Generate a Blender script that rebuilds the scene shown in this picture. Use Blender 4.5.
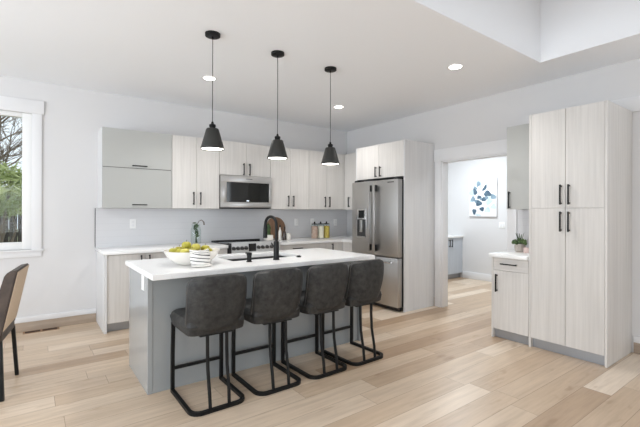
import bpy, bmesh, math, random
from mathutils import Vector, Matrix

PI = math.pi
S = bpy.context.scene
for o in list(bpy.data.objects):
    bpy.data.objects.remove(o)
COL = S.collection

# ------------------------------------------------------------------ camera
cd = bpy.data.cameras.new('camera')
cam = bpy.data.objects.new('camera', cd)
COL.objects.link(cam)
cam.location = (-4.6996, -5.5231, 1.3642)
cam.rotation_euler = (Matrix.Rotation(-0.636, 3, 'Z') @ Matrix.Rotation(PI / 2, 3, 'X') @ Matrix.Rotation(0.0022, 3, 'Z')).to_euler()
cd.sensor_width = 36.0
cd.lens = 388.7 / 640 * 36.0
cd.shift_y = -0.003
cd.clip_start = 0.05
S.camera = cam

# ------------------------------------------------------------------ world, daylight, exposure
W = bpy.data.worlds.new('overcast_sky')
S.world = W
W.use_nodes = True
bg = W.node_tree.nodes['Background']
bg.inputs[0].default_value = (0.86, 0.92, 1.0, 1)
bg.inputs[1].default_value = 1.25

S.view_settings.view_transform = 'Standard'
S.view_settings.look = 'None'
S.view_settings.gamma = 1
S.view_settings.use_curve_mapping = False
S.view_settings.exposure = 0.06
S.cycles.max_bounces = 12
S.cycles.diffuse_bounces = 6
S.cycles.caustics_reflective = False
S.cycles.caustics_refractive = False
S.cycles.sample_clamp_indirect = 6.0


def area_light(name, loc, rot, sx, sy, power, color=(1, 1, 1)):
    l = bpy.data.lights.new(name, 'AREA')
    l.shape = 'RECTANGLE'
    l.size, l.size_y = sx, sy
    l.energy = power
    l.color = color
    o = bpy.data.objects.new(name, l)
    COL.objects.link(o)
    o.location = loc
    o.rotation_euler = rot
    return o


# daylight in the great room's unseen windows, plus added fill lights
DAY = (0.865, 0.935, 1.0)
UP = 0.7   # upward tilt added so the area lights brighten the ceiling
area_light('daylight_front', (-6.4, -12.44, 1.5), (PI / 2 + UP, 0, 0), 3.4, 2.3, 170, DAY)
area_light('well_fill', (-1.7, -4.5, 4.28), (0, 0, 0), 1.4, 1.0, 1.5)  # fill added inside the closed ceiling well, no skylight above it
area_light('daylight_left', (-8.44, -3.7, 1.5), (0, -PI / 2 - UP, 0), 2.2, 3.8, 225, DAY)
area_light('ceiling_fill_right', (-.06, -7.6, 1.5), (0, PI / 2 + UP, 0), 2.2, 2.6, 66, DAY)  # unseen fill added on the right to brighten the ceiling


# ------------------------------------------------------------------ materials
def lin(c):
    return tuple(((v / 255) / 12.92 if v / 255 <= 0.04045 else ((v / 255 + 0.055) / 1.055) ** 2.4) for v in c) + (1,)


def mat(name, rgb, rough=0.5, metal=0.0, spec=0.5, emit=0.0, trans=0.0, ior=1.45, coat=0.0):
    m = bpy.data.materials.new(name)
    m.use_nodes = True
    b = m.node_tree.nodes['Principled BSDF']
    b.inputs['Base Color'].default_value = lin(rgb)
    b.inputs['Roughness'].default_value = rough
    b.inputs['Metallic'].default_value = metal
    b.inputs['Specular IOR Level'].default_value = spec
    b.inputs['IOR'].default_value = ior
    b.inputs['Transmission Weight'].default_value = trans
    b.inputs['Coat Weight'].default_value = coat
    if emit:
        b.inputs['Emission Color'].default_value = lin(rgb)
        b.inputs['Emission Strength'].default_value = emit
    return m


class NT:
    def __init__(s, m):
        s.t = m.node_tree
        s.b = s.t.nodes['Principled BSDF']

    def n(s, typ, **kw):
        k = s.t.nodes.new(typ)
        for a, v in kw.items():
            setattr(k, a, v)
        return k

    def l(s, a, b):
        s.t.links.new(a, b)

    def math(s, op, a, b=None):
        k = s.n('ShaderNodeMath', operation=op)
        for i, v in enumerate((a, b)):
            if v is None:
                continue
            if isinstance(v, (int, float)):
                k.inputs[i].default_value = v
            else:
                s.l(v, k.inputs[i])
        return k.outputs[0]

    def mix(s, fac, a, b, blend='MIX'):
        k = s.n('ShaderNodeMix', data_type='RGBA', blend_type=blend)
        for i, v in ((0, fac), (6, a), (7, b)):
            if isinstance(v, (int, float)):
                k.inputs[i].default_value = v
            elif isinstance(v, tuple):
                k.inputs[i].default_value = v
            else:
                s.l(v, k.inputs[i])
        return k.outputs[2]

    def ramp(s, fac, stops):
        k = s.n('ShaderNodeValToRGB')
        e = k.color_ramp.elements
        while len(e) < len(stops):
            e.new(0.5)
        for i, (p, c) in enumerate(stops):
            e[i].position = p
            e[i].color = c if len(c) == 4 else lin(c)
        s.l(fac, k.inputs[0])
        return k.outputs[0]

    def noise(s, vec, scale, detail=4, rough=0.55):
        k = s.n('ShaderNodeTexNoise')
        k.inputs['Scale'].default_value = scale
        k.inputs['Detail'].default_value = detail
        k.inputs['Roughness'].default_value = rough
        if vec is not None:
            s.l(vec, k.inputs['Vector'])
        return k.outputs['Fac']

    def coords(s, scale, rand=0.0):
        tc = s.n('ShaderNodeTexCoord')
        v = tc.outputs['Object']
        if rand:
            oi = s.n('ShaderNodeObjectInfo')
            a = s.n('ShaderNodeVectorMath', operation='ADD')
            s.l(v, a.inputs[0])
            r = s.math('MULTIPLY', oi.outputs['Random'], rand)
            s.l(r, a.inputs[1])
            v = a.outputs[0]
        mp = s.n('ShaderNodeMapping')
        mp.inputs['Scale'].default_value = scale
        s.l(v, mp.inputs['Vector'])
        return mp.outputs['Vector']

    def bump(s, h, strength=0.1, dist=0.01):
        k = s.n('ShaderNodeBump')
        k.inputs['Strength'].default_value = strength
        k.inputs['Distance'].default_value = dist
        s.l(h, k.inputs['Height'])
        s.l(k.outputs[0], s.b.inputs['Normal'])


def laminate(name, light, dark, scale=(16, 16, 0.7)):
    m = mat(name, light, 0.42)
    t = NT(m)
    v = t.coords(scale, 9.0)
    a = t.noise(v, 1.6, 6, 0.6)
    b = t.noise(t.coords((3, 3, 0.35), 9.0), 1.4, 3)
    f = t.math('ADD', t.math('MULTIPLY', a, 0.6), t.math('MULTIPLY', b, 0.4))
    t.l(t.ramp(f, [(0.33, dark), (0.48, tuple((p + q) / 2 for p, q in zip(light, dark))), (0.62, light)]), t.b.inputs['Base Color'])
    t.bump(a, 0.05, 0.002)
    return m


def paint(name, rgb, rough=0.6):
    m = mat(name, rgb, rough, spec=0.3)
    t = NT(m)
    n = t.noise(t.coords((1, 1, 1)), 180, 2)
    t.bump(n, 0.03, 0.002)
    return m


def mottled(name, a, b, scale, rough=0.5, bump=0.08, metal=0.0, bscale=None):
    m = mat(name, a, rough, metal)
    t = NT(m)
    v = t.coords((1, 1, 1), 5.0)
    n = t.noise(v, scale, 5, 0.65)
    t.l(t.ramp(n, [(0.32, a), (0.7, b)]), t.b.inputs['Base Color'])
    if bump:
        t.bump(t.noise(v, bscale or scale * 8, 3), bump, 0.003)
    return m


def steel_mat(name, rgb, rough, axis):
    m = mat(name, rgb, rough, 1.0)
    t = NT(m)
    sc = {'h': (1.5, 1.5, 160), 'v': (160, 160, 1.5)}[axis]
    n = t.noise(t.coords(sc), 1.5, 3)
    t.l(t.math('ADD', t.math('MULTIPLY', n, 0.10), rough - 0.05), t.b.inputs['Roughness'])
    return m


def plank_floor():
    m = mat('oak_planks', (200, 178, 152), 0.38)
    t = NT(m)
    tc = t.n('ShaderNodeTexCoord')
    sp = t.n('ShaderNodeSeparateXYZ')
    t.l(tc.outputs['Object'], sp.inputs[0])
    x, y = sp.outputs[0], sp.outputs[1]
    wd, ln = 0.187, 1.52
    yy = t.math('DIVIDE', y, wd)
    row = t.math('FLOOR', yy)
    wn = t.n('ShaderNodeTexWhiteNoise', noise_dimensions='1D')
    t.l(row, wn.inputs['W'])
    xx = t.math('ADD', t.math('DIVIDE', x, ln), t.math('MULTIPLY', wn.outputs['Value'], 7.31))
    pid = t.math('FLOOR', xx)
    cb = t.n('ShaderNodeCombineXYZ')
    t.l(pid, cb.inputs[0])
    t.l(row, cb.inputs[1])
    w2 = t.n('ShaderNodeTexWhiteNoise', noise_dimensions='2D')
    t.l(cb.outputs[0], w2.inputs['Vector'])
    tone = t.ramp(w2.outputs['Value'], [(0.0, (174, 148, 122)), (0.3, (196, 173, 148)), (0.72, (210, 190, 167)), (1.0, (230, 215, 197))])
    # grain, shifted from plank to plank
    sh = t.n('ShaderNodeVectorMath', operation='MULTIPLY_ADD')
    t.l(w2.outputs['Color'], sh.inputs[0])
    sh.inputs[1].default_value = (13, 13, 13)
    t.l(tc.outputs['Object'], sh.inputs[2])
    mp = t.n('ShaderNodeMapping')
    mp.inputs['Scale'].default_value = (0.9, 12, 1)
    t.l(sh.outputs[0], mp.inputs['Vector'])
    g = t.noise(mp.outputs[0], 2.2, 6, 0.62)
    gr = t.ramp(g, [(0.3, (206, 200, 194)), (0.5, (236, 234, 232)), (0.7, (255, 255, 255))])
    mp2 = t.n('ShaderNodeMapping')
    mp2.inputs['Scale'].default_value = (1.3, 4, 1)
    t.l(sh.outputs[0], mp2.inputs['Vector'])
    k = t.noise(mp2.outputs[0], 2.5, 2)
    kr = t.ramp(k, [(0.2, (205, 190, 172)), (0.36, (255, 255, 255)), (1.0, (255, 255, 255))])
    col = t.mix(0.62, tone, gr, 'MULTIPLY')
    col = t.mix(0.7, col, kr, 'MULTIPLY')
    fy = t.math('FRACT', yy)
    fx = t.math('FRACT', xx)
    ey = t.math('MINIMUM', fy, t.math('SUBTRACT', 1.0, fy))
    ex = t.math('MINIMUM', fx, t.math('SUBTRACT', 1.0, fx))
    gap = t.math('MINIMUM', t.math('MULTIPLY', ey, wd), t.math('MULTIPLY', ex, ln))
    line = t.math('LESS_THAN', gap, 0.0019)
    col = t.mix(t.math('MULTIPLY', line, 0.55), col, lin((110, 88, 68)))
    t.l(col, t.b.inputs['Base Color'])
    t.l(t.math('ADD', t.math('MULTIPLY', g, 0.15), 0.30), t.b.inputs['Roughness'])
    return m


def quartz_mat():
    m = mat('white_quartz', (236, 236, 234), 0.16)
    t = NT(m)
    n = t.noise(t.coords((1, 1, 1)), 2.3, 8, 0.6)
    d = t.math('ABSOLUTE', t.math('SUBTRACT', n, 0.5))
    t.l(t.ramp(d, [(0.0, (232, 231, 230)), (0.012, (238, 238, 237)), (1.0, (239, 239, 238))]), t.b.inputs['Base Color'])
    return m


def splash_mat():
    m = mat('grey_splash_tile', (212, 212, 214), 0.22)
    t = NT(m)
    tc = t.n('ShaderNodeTexCoord')
    sp = t.n('ShaderNodeSeparateXYZ')
    t.l(tc.outputs['Object'], sp.inputs[0])
    fz = t.math('FRACT', t.math('DIVIDE', sp.outputs[2], 0.0825))
    line = t.math('LESS_THAN', fz, 0.035)
    t.l(t.mix(t.math('MULTIPLY', line, 0.35), lin((212, 212, 214)), lin((184, 184, 187))), t.b.inputs['Base Color'])
    return m


def stripe_mat():
    m = mat('striped_cotton', (226, 224, 219), 0.85)
    t = NT(m)
    tc = t.n('ShaderNodeTexCoord')
    sp = t.n('ShaderNodeSeparateXYZ')
    t.l(tc.outputs['UV'], sp.inputs[0])
    f = t.math('FRACT', t.math('ADD', t.math('MULTIPLY', sp.outputs[1], 12.0), t.math('MULTIPLY', sp.outputs[0], 0.9)))
    line = t.math('LESS_THAN', f, 0.27)
    edge = t.math('GREATER_THAN', sp.outputs[1], 0.12)
    t.l(t.mix(t.math('MULTIPLY', line, edge), lin((226, 224, 219)), lin((60, 60, 64))), t.b.inputs['Base Color'])
    return m


def glass_mat():
    m = mat('clear_glass', (245, 250, 250), 0.02)
    t = NT(m)
    tr = t.n('ShaderNodeBsdfTransparent')
    tr.inputs[0].default_value = (0.95, 0.97, 0.965, 1)
    gl = t.n('ShaderNodeBsdfGlossy')
    gl.inputs['Roughness'].default_value = 0.02
    lw = t.n('ShaderNodeLayerWeight')
    mx = t.n('ShaderNodeMixShader')
    t.l(t.math('ADD', t.math('MULTIPLY', t.math('POWER', lw.outputs['Facing'], 4.0), 0.45), 0.008), mx.inputs[0])
    t.l(tr.outputs[0], mx.inputs[1])
    t.l(gl.outputs[0], mx.inputs[2])
    t.l(mx.outputs[0], m.node_tree.nodes['Material Output'].inputs[0])
    return m


M = {}
M['wall'] = paint('wall_paint', (212, 211, 211))
M['ceil'] = paint('ceiling_paint', (241, 243, 246))
M['trim'] = mat('white_trim_paint', (226, 226, 227), 0.35)
M['floor'] = plank_floor()
M['base_wood'] = laminate('baseboard_wood', (178, 162, 146), (158, 142, 126), (1.2, 1.2, 30))
M['lam'] = laminate('pale_grey_wood_laminate', (215, 212, 208), (199, 196, 192), (30, 30, 0.9))
M['lamh'] = laminate('pale_grey_wood_laminate_across', (215, 212, 208), (199, 196, 192), (0.9, 0.9, 30))
M['gloss'] = mat('grey_gloss_laminate', (179, 180, 177), 0.07, coat=0.3)
M['gloss2'] = mat('island_gloss_laminate', (152, 156, 157), 0.12, coat=0.2)
M['side'] = laminate('pale_side_panel', (218, 218, 218), (206, 206, 207))
M['kick'] = mat('brushed_toe_kick', (168, 172, 178), 0.3, 0.6)
M['quartz'] = quartz_mat()
M['splash'] = splash_mat()
M['black'] = mat('matt_black_metal', (15, 15, 15), 0.45, spec=0.3)
M['edge'] = mat('seam_shade_grey', (84, 84, 82), 0.6)  # dark grey standing in for shade in the door seams
M['pend'] = mat('pendant_black', (52, 52, 50), 0.45, 0.3)
M['steel'] = steel_mat('brushed_steel', (196, 195, 193), 0.30, 'h')
M['steelv'] = steel_mat('brushed_steel_vertical', (190, 189, 187), 0.36, 'v')
M['steel_l'] = mat('polished_steel', (214, 214, 214), 0.2, 1.0)
M['steel_b'] = mat('satin_steel_panel', (196, 196, 195), 0.35, 0.7)
M['steel_d'] = mat('dark_steel', (96, 96, 96), 0.35, 0.9)
M['glass_black'] = mat('black_glass', (22, 23, 22), 0.06)
M['plastic_k'] = mat('black_plastic', (26, 26, 27), 0.4)
M['white_pl'] = mat('white_plastic', (235, 235, 234), 0.35)
M['lamp'] = mat('lamp_glow', (255, 250, 242), 0.5, emit=9)
M['lamp2'] = mat('pendant_glow', (255, 250, 240), 0.5, emit=7)
M['leather'] = mottled('charcoal_suede', (28, 28, 28), (60, 59, 57), 22, 0.62, 0.12, bscale=120)
M['piping'] = mat('charcoal_piping', (74, 73, 72), 0.5)
M['cer'] = mat('white_ceramic', (222, 218, 211), 0.25)
M['towel'] = stripe_mat()
M['apple'] = mottled('yellow_green_peel', (146, 142, 36), (188, 176, 70), 9, 0.35, 0.0)
M['apple2'] = mottled('tan_green_peel', (150, 140, 70), (196, 186, 84), 9, 0.4, 0.0)
M['stem'] = mat('brown_stem', (92, 72, 46), 0.7)
M['leaf'] = mottled('green_leaf', (52, 74, 42), (96, 118, 72), 20, 0.5, 0.0)
M['leaf_d'] = mottled('dark_green_leaf', (40, 58, 36), (78, 100, 62), 20, 0.5, 0.0)
M['yleaf'] = mottled('yellow_green_leaf', (142, 160, 84), (226, 230, 176), 3, 0.6, 0.0)
M['glass'] = glass_mat()
M['bark'] = mottled('grey_brown_bark', (112, 98, 84), (158, 144, 128), 8, 0.9, 0.3)
M['fence'] = laminate('weathered_fence', (112, 104, 96), (66, 60, 55), (14, 14, 0.6))
M['grass'] = mottled('ground_grass', (120, 128, 92), (160, 158, 120), 3, 0.95, 0.2)
M['boardw'] = laminate('walnut_board', (148, 116, 92), (112, 84, 64), (16, 16, 1))
M['cork'] = mat('dark_brown_glass', (44, 26, 18), 0.15)
M['tan'] = mottled('tan_woven_fabric', (204, 182, 158), (216, 196, 172), 120, 0.85, 0.15)
M['brownl'] = mottled('dark_brown_leather', (58, 48, 43), (80, 68, 60), 12, 0.5, 0.08)
M['vent'] = mat('vent_brown', (150, 118, 90), 0.5)
M['dark'] = mat('dark_slot', (52, 36, 26), 0.7)
M['pot'] = mottled('grey_concrete', (168, 158, 150), (194, 186, 178), 14, 0.8, 0.2)
M['pink'] = mottled('pale_pink_stone', (214, 188, 182), (228, 208, 202), 9, 0.6, 0.0)
M['food_a'] = mottled('speckled_beans', (150, 96, 84), (214, 196, 180), 90, 0.7, 0.1)
M['food_b'] = mottled('cream_flour', (226, 212, 190), (240, 230, 214), 30, 0.8, 0.0)
M['food_c'] = mottled('yellow_pasta', (172, 142, 50), (216, 192, 104), 70, 0.7, 0.1)
M['canvas'] = mat('white_canvas', (240, 242, 244), 0.85)
M['ink_a'] = mottled('navy_ink', (52, 74, 92), (96, 120, 136), 16, 0.8, 0.0)
M['ink_b'] = mottled('slate_blue_ink', (110, 134, 150), (150, 170, 182), 16, 0.8, 0.0)
M['ink_c'] = mottled('pale_blue_ink', (182, 202, 212), (212, 224, 230), 16, 0.8, 0.0)
M['hallcab'] = laminate('blue_grey_laminate', (190, 196, 204), (178, 185, 193))
M['roof'] = mat('neighbour_roof', (120, 116, 112), 0.8)
M['siding'] = mat('neighbour_siding', (232, 234, 236), 0.7)
M['disp'] = mat('display_black', (14, 14, 16), 0.15)
M['digit'] = mat('display_digits', (210, 220, 230), 0.5, emit=1.0)


# ------------------------------------------------------------------ mesh helpers
def B():
    return bmesh.new()


def box(bm, x0, x1, y0, y1, z0, z1, bev=0.0, seg=2):
    r = bmesh.ops.create_cube(bm, size=1.0)
    vs = r['verts']
    x0, x1 = min(x0, x1), max(x0, x1)
    y0, y1 = min(y0, y1), max(y0, y1)
    z0, z1 = min(z0, z1), max(z0, z1)
    for v in vs:
        v.co = Vector((x0 + (v.co.x + .5) * (x1 - x0), y0 + (v.co.y + .5) * (y1 - y0), z0 + (v.co.z + .5) * (z1 - z0)))
    if bev:
        es = list({e for v in vs for e in v.link_edges})
        bmesh.ops.bevel(bm, geom=es, offset=bev, segments=seg, affect='EDGES', profile=0.5)
    return bm


def lathe(bm, prof, cx=0, cy=0, n=28, cz=0):
    rings = []
    for r, z in prof:
        if r < 1e-6:
            rings.append([bm.verts.new((cx, cy, cz + z))])
        else:
            rings.append([bm.verts.new((cx + r * math.cos(2 * PI * i / n), cy + r * math.sin(2 * PI * i / n), cz + z)) for i in range(n)])
    for a, b in zip(rings, rings[1:]):
        if len(a) == 1 and len(b) == 1:
            continue
        for i in range(n):
            j = (i + 1) % n
            if len(a) == 1:
                bm.faces.new((a[0], b[j], b[i]))
            elif len(b) == 1:
                bm.faces.new((a[i], a[j], b[0]))
            else:
                bm.faces.new((a[i], a[j], b[j], b[i]))
    return bm


def tube(bm, pts, r, n=10, closed=False, square=False):
    pts = [Vector(p) for p in pts]
    rr = r if isinstance(r, (list, tuple)) else [r] * len(pts)
    N = len(pts)
    rings = []
    up = None
    for i, p in enumerate(pts):
        if closed:
            t = (pts[(i + 1) % N] - pts[i - 1]).normalized()
        else:
            t = (pts[min(i + 1, N - 1)] - pts[max(i - 1, 0)]).normalized()
        if up is None:
            up = Vector((0, 0, 1)) if abs(t.z) < 0.9 else Vector((1, 0, 0))
        a = t.cross(up).normalized()
        b = a.cross(t).normalized()
        up = b
        ring = []
        if square:
            for k in range(4):
                ang = PI / 4 + k * PI / 2
                ring.append(bm.verts.new(p + (a * math.cos(ang) + b * math.sin(ang)) * rr[i] * 1.414))
        else:
            for k in range(n):
                ang = 2 * PI * k / n
                ring.append(bm.verts.new(p + (a * math.cos(ang) + b * math.sin(ang)) * rr[i]))
        rings.append(ring)
    m = len(rings[0])
    for i in range(N if closed else N - 1):
        A, C = rings[i], rings[(i + 1) % N]
        for k in range(m):
            bm.faces.new((A[k], A[(k + 1) % m], C[(k + 1) % m], C[k]))
    if not closed:
        bm.faces.new(list(reversed(rings[0])))
        bm.faces.new(rings[-1])
    return bm


def blob(bm, c, r, sx=1, sy=1, sz=1, u=16, v=10, f=None):
    res = bmesh.ops.create_uvsphere(bm, u_segments=u, v_segments=v, radius=1.0)
    for q in res['verts']:
        d = q.co.copy()
        k = f(d) if f else 1
        q.co = Vector((c[0] + d.x * r * sx * k, c[1] + d.y * r * sy * k, c[2] + d.z * r * sz * k))
    return bm


def arc(cx, cy, r, a0, a1, n):
    return [(cx + r * math.cos(a0 + (a1 - a0) * i / n), cy + r * math.sin(a0 + (a1 - a0) * i / n)) for i in range(n + 1)]


def wloc(o):
    v = Vector((0, 0, 0))
    while o is not None:
        v = v + o.location
        o = o.parent
    return v


def obj(name, bm, m, parent=None, smooth=True, local=False, loc=None):
    """Link bm (in world coordinates, or in the parent's when local) as one mesh object."""
    bmesh.ops.recalc_face_normals(bm, faces=bm.faces)
    off = Vector((0, 0, 0))
    if parent is not None and not local:
        off = wloc(parent)
    if loc is not None:
        off = Vector(loc)
    if off.length:
        bmesh.ops.translate(bm, verts=bm.verts, vec=-off)
    me = bpy.data.meshes.new(name)
    bm.to_mesh(me)
    bm.free()
    for k in (m if isinstance(m, list) else [m]):
        me.materials.append(M[k] if isinstance(k, str) else k)
    if smooth:
        me.shade_smooth()
        me.set_sharp_from_angle(angle=math.radians(35))
    o = bpy.data.objects.new(name, me)
    COL.objects.link(o)
    if parent is not None:
        o.parent = parent
    if loc is not None:
        o.location = loc
    return o


def struct(name, bm, m, smooth=True):
    o = obj(name, bm, m, None, smooth)
    o['kind'] = 'structure'
    return o


def tag(o, label, cat, group=None):
    o['label'] = label
    o['category'] = cat
    if group:
        o['group'] = group
    return o


def thing(name, label, cat, loc=(0, 0, 0), group=None, rz=0):
    o = bpy.data.objects.new(name, None)
    o.empty_display_size = 0.1
    COL.objects.link(o)
    o.location = loc
    o.rotation_euler = (0, 0, rz)
    return tag(o, label, cat, group)


def dup(root, loc, label, rz=0, group=None):
    r = root.copy()
    COL.objects.link(r)
    r.location = loc
    r.rotation_euler = (0, 0, rz)
    r['label'] = label
    if group:
        r['group'] = group
    for ch in list(root.children):
        c = ch.copy()
        COL.objects.link(c)
        c.parent = r
        for g in list(ch.children):
            d = g.copy()
            COL.objects.link(d)
            d.parent = c
    return r


def bx(x0, x1, y0, y1, z0, z1, bev=0.0, seg=2):
    return box(B(), x0, x1, y0, y1, z0, z1, bev, seg)


# fronts facing -Y ('y': a = x) or -X ('x': a = y); the front plane is at f
def slab(face, a0, a1, z0, z1, f, d=0.019, bev=0.0012):
    if face == 'y':
        return bx(a0, a1, f, f + d, z0, z1, bev, 1)
    return bx(f, f + d, a0, a1, z0, z1, bev, 1)


def handle(face, a, z, f, parent, length=0.17, vert=True, r=0.006):
    bm = B()
    off, h = 0.032, length / 2
    if vert:
        ends = [(a, z - h), (a, z + h)]
        posts = [(a, z - h + 0.014), (a, z + h - 0.014)]
    else:
        ends = [(a - h, z), (a + h, z)]
        posts = [(a - h + 0.014, z), (a + h - 0.014, z)]

    def P(q, k):
        return (q[0], f - k, q[1]) if face == 'y' else (f - k, q[0], q[1])
    tube(bm, [P(ends[0], off), P(ends[1], off)], r, 8, square=True)
    for q in posts:
        tube(bm, [P(q, off), P(q, 0.0)], r * 0.9, 8, square=True)
    return obj('handle', bm, 'black', parent)


def door(parent, face, a0, a1, z0, z1, f, m='lam', h=None, name='door'):
    g = 0.0017
    d = obj(name, slab(face, a0 + g, a1 - g, z0 + g, z1 - g, f), m, parent)
    if h:
        handle(face, h[0], h[1], f, d, *h[2:])
    return d


# ------------------------------------------------------------------ the room
H = 2.849
XL, YF = -8.5, -12.5
struct('floor', bx(XL - .12, 2.62, YF - .12, 0.12, -0.12, 0), 'floor')

bm = B()   # wall at the back, with the window opening
WX0, WX1, WZ0, WZ1 = -6.05, -4.715, 0.925, 2.475
box(bm, XL - .12, WX0, 0, .12, 0, H)
box(bm, WX1, 2.62, 0, .12, 0, H)
box(bm, WX0, WX1, 0, .12, 0, WZ0)
box(bm, WX0, WX1, 0, .12, WZ1, H)
struct('wall_back', bm, 'wall')

DY0, DY1, DZ = -2.085, -3.06, 2.09
bm = B()   # wall on the right, with the cased opening to the hall
box(bm, 0, .12, DY0, 0, 0, H)
box(bm, 0, .12, -6.2, DY1, 0, H)
box(bm, 0, .12, YF, -9.0, 0, H)
box(bm, 0, .12, -9.0, -6.2, 0, .25)
box(bm, 0, .12, -9.0, -6.2, 2.7, H)
box(bm, 0, .12, DY1, DY0, DZ, H)
struct('wall_right', bm, 'wall')

bm = B()
box(bm, XL - .12, XL, YF, -5.4, 0, H)
box(bm, XL - .12, XL, -1.4, 0, 0, H)
box(bm, XL - .12, XL, -5.4, -1.4, 0, .25)
box(bm, XL - .12, XL, -5.4, -1.4, 2.7, H)
struct('wall_left', bm, 'wall')
bm = B()
for a, b in ((XL - .12, -8.2), (-4.6, .12)):
    box(bm, a, b, YF - .12, YF, 0, H)
for a, b in ((-8.2, -4.6),):
    box(bm, a, b, YF - .12, YF, 0, .25)
    box(bm, a, b, YF - .12, YF, 2.75, H)
struct('wall_front', bm, 'wall')

# ceiling with a raised well over the living room
VX0, VX1, VY0, VY1, VZ = -2.8, -.65, -5.4, -3.715, 4.3
bm = B()
box(bm, XL - .12, 2.62, VY1, .12, H, H + .12)
box(bm, XL - .12, .12, YF - .12, VY0, H, H + .12)
box(bm, XL - .12, VX0, VY0, VY1, H, H + .12)
box(bm, VX1, .12, VY0, VY1, H, H + .12)
struct('ceiling', bm, 'ceil')
bm = B()
box(bm, .12, 2.62, -4.72, VY1, H, H + .12)
struct('ceiling_hall', bm, 'ceil')
bm = B()
box(bm, VX0 - .1, VX1 + .1, VY1, VY1 + .1, H + .12, VZ)
box(bm, VX0 - .1, VX1 + .1, VY0 - .1, VY0, H + .12, VZ)
box(bm, VX1, VX1 + .1, VY0, VY1, H + .12, VZ)
box(bm, VX0 - .1, VX0, VY0, VY1, H + .12, VZ)
box(bm, VX0 - .1, VX1 + .1, VY0 - .1, VY1 + .1, VZ, VZ + .1)
struct('ceiling_raised', bm, 'ceil')

# hall beyond the opening
struct('wall_hall_far', bx(2.5, 2.62, -4.72, 0, 0, H), 'wall')
struct('wall_hall_near', bx(.12, 2.5, -4.72, -4.6, 0, H), 'wall')
struct('baseboard_hall', bx(2.484, 2.5, -4.6, -.79, 0, .14, .003), 'trim')

# baseboards: a wood coloured board with a white strip above it
bm = B()
box(bm, XL, -4.07, -.014, 0, 0, .105, .002)
struct('baseboard_back', bm, 'base_wood')
struct('trim_1', bx(XL, -4.07, -.018, 0, .105, .165, .003), 'trim')
bm = B()
box(bm, -.014, 0, -1.981, -1.966, 0, .125, .002)
box(bm, -.014, 0, YF, -4.30, 0, .105, .002)
struct('baseboard_right', bm, 'base_wood')
struct('trim_2', bx(-.018, 0, YF, -4.30, .105, .165, .003), 'trim')

# door casing
bm = B()
box(bm, -.02, 0, DY0, DY0 + .105, 0, DZ, .002)
box(bm, -.02, 0, DY1 - .105, DY1, 0, DZ, .002)
box(bm, -.024, 0, DY1 - .115, DY0 + .115, DZ, DZ + .17, .002)
box(bm, -.005, .125, DY0 - .018, DY0, 0, DZ - .0, .001)
box(bm, -.005, .125, DY1, DY1 + .018, 0, DZ, .001)
box(bm, -.005, .125, DY1, DY0, DZ - .018, DZ, .001)
struct('door_1', bm, 'trim')
struct('trim_3', bx(-.024, 0, -6.4, -4.05, 2.34, 2.485, .002), 'trim')

# ------------------------------------------------------------------ window
w = bpy.data.objects.new('window_1', None)
COL.objects.link(w)
w.location = ((WX0 + WX1) / 2, 0, WZ0)
w['kind'] = 'structure'
bm = B()
box(bm, WX1, WX1 + .095, -.02, 0, WZ0 - .005, WZ1, .002)
box(bm, WX0 - .095, WX0, -.02, 0, WZ0 - .005, WZ1, .002)
box(bm, WX0 - .115, WX1 + .115, -.026, 0, WZ1, WZ1 + .15, .002)
obj('window_casing', bm, 'trim', w)
bm = B()
box(bm, WX0 - .115, WX1 + .115, -.035, .02, WZ0 - .02, WZ0, .003)
box(bm, WX0 - .095, WX1 + .095, -.016, 0, WZ0 - .085, WZ0 - .02, .002)
obj('window_sill', bm, 'trim', w)
bm = B()
fr = .085
box(bm, WX1 - fr, WX1, .02, .085, WZ0, WZ1, .004)
box(bm, WX0, WX0 + fr, .02, .085, WZ0, WZ1, .004)
box(bm, WX0 + fr, WX1 - fr, .02, .085, WZ0, WZ0 + fr, .004)
box(bm, WX0 + fr, WX1 - fr, .02, .085, WZ1 - .05, WZ1, .004)
mid = (WX0 + WX1) / 2
box(bm, mid - .04, mid + .04, .02, .085, WZ0 + fr, WZ1 - .05, .004)
obj('window_frame', bm, 'white_pl', w)
obj('window_glass', bx(WX0 + fr, WX1 - fr, .052, .056, WZ0 + fr, WZ1 - .05), 'glass', w)

# plain windows of the living room, behind the viewer
for i, (a, b) in enumerate(((-8.2, -4.6),)):
    bm = B()
    box(bm, a, a + .08, YF - .1, YF - .02, .25, 2.75)
    box(bm, b - .08, b, YF - .1, YF - .02, .25, 2.75)
    box(bm, a + .08, b - .08, YF - .1, YF - .02, .25, .33)
    box(bm, a + .08, b - .08, YF - .1, YF - .02, 2.67, 2.75)
    struct('window_%d' % (i + 2), bm, 'trim')

# ------------------------------------------------------------------ outside
struct('ground', bx(-30, 14, .12, 40, -.4, -.3), 'grass')
t = thing('garden_fence', 'weathered grey board fence beyond the dining window', 'fence', (-6, 5, -.3))
bm = B()
random.seed(4)
for i in range(46):
    x = -9.6 + i * .145
    box(bm, x, x + .135, 5, 5.02, -.28, 1.55 + random.uniform(-.02, .02))
obj('boards', bm, 'fence', t)
for z in (.2, .82, 1.35):
    obj('rail', bx(-9.6, -2.95, 4.955, 5.0, z, z + .09), 'fence', t)
for x in (-9.4, -7.2, -5.1, -3.0):
    obj('post', bx(x, x + .1, 4.85, 4.955, -.3, 1.5), 'fence', t)


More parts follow.
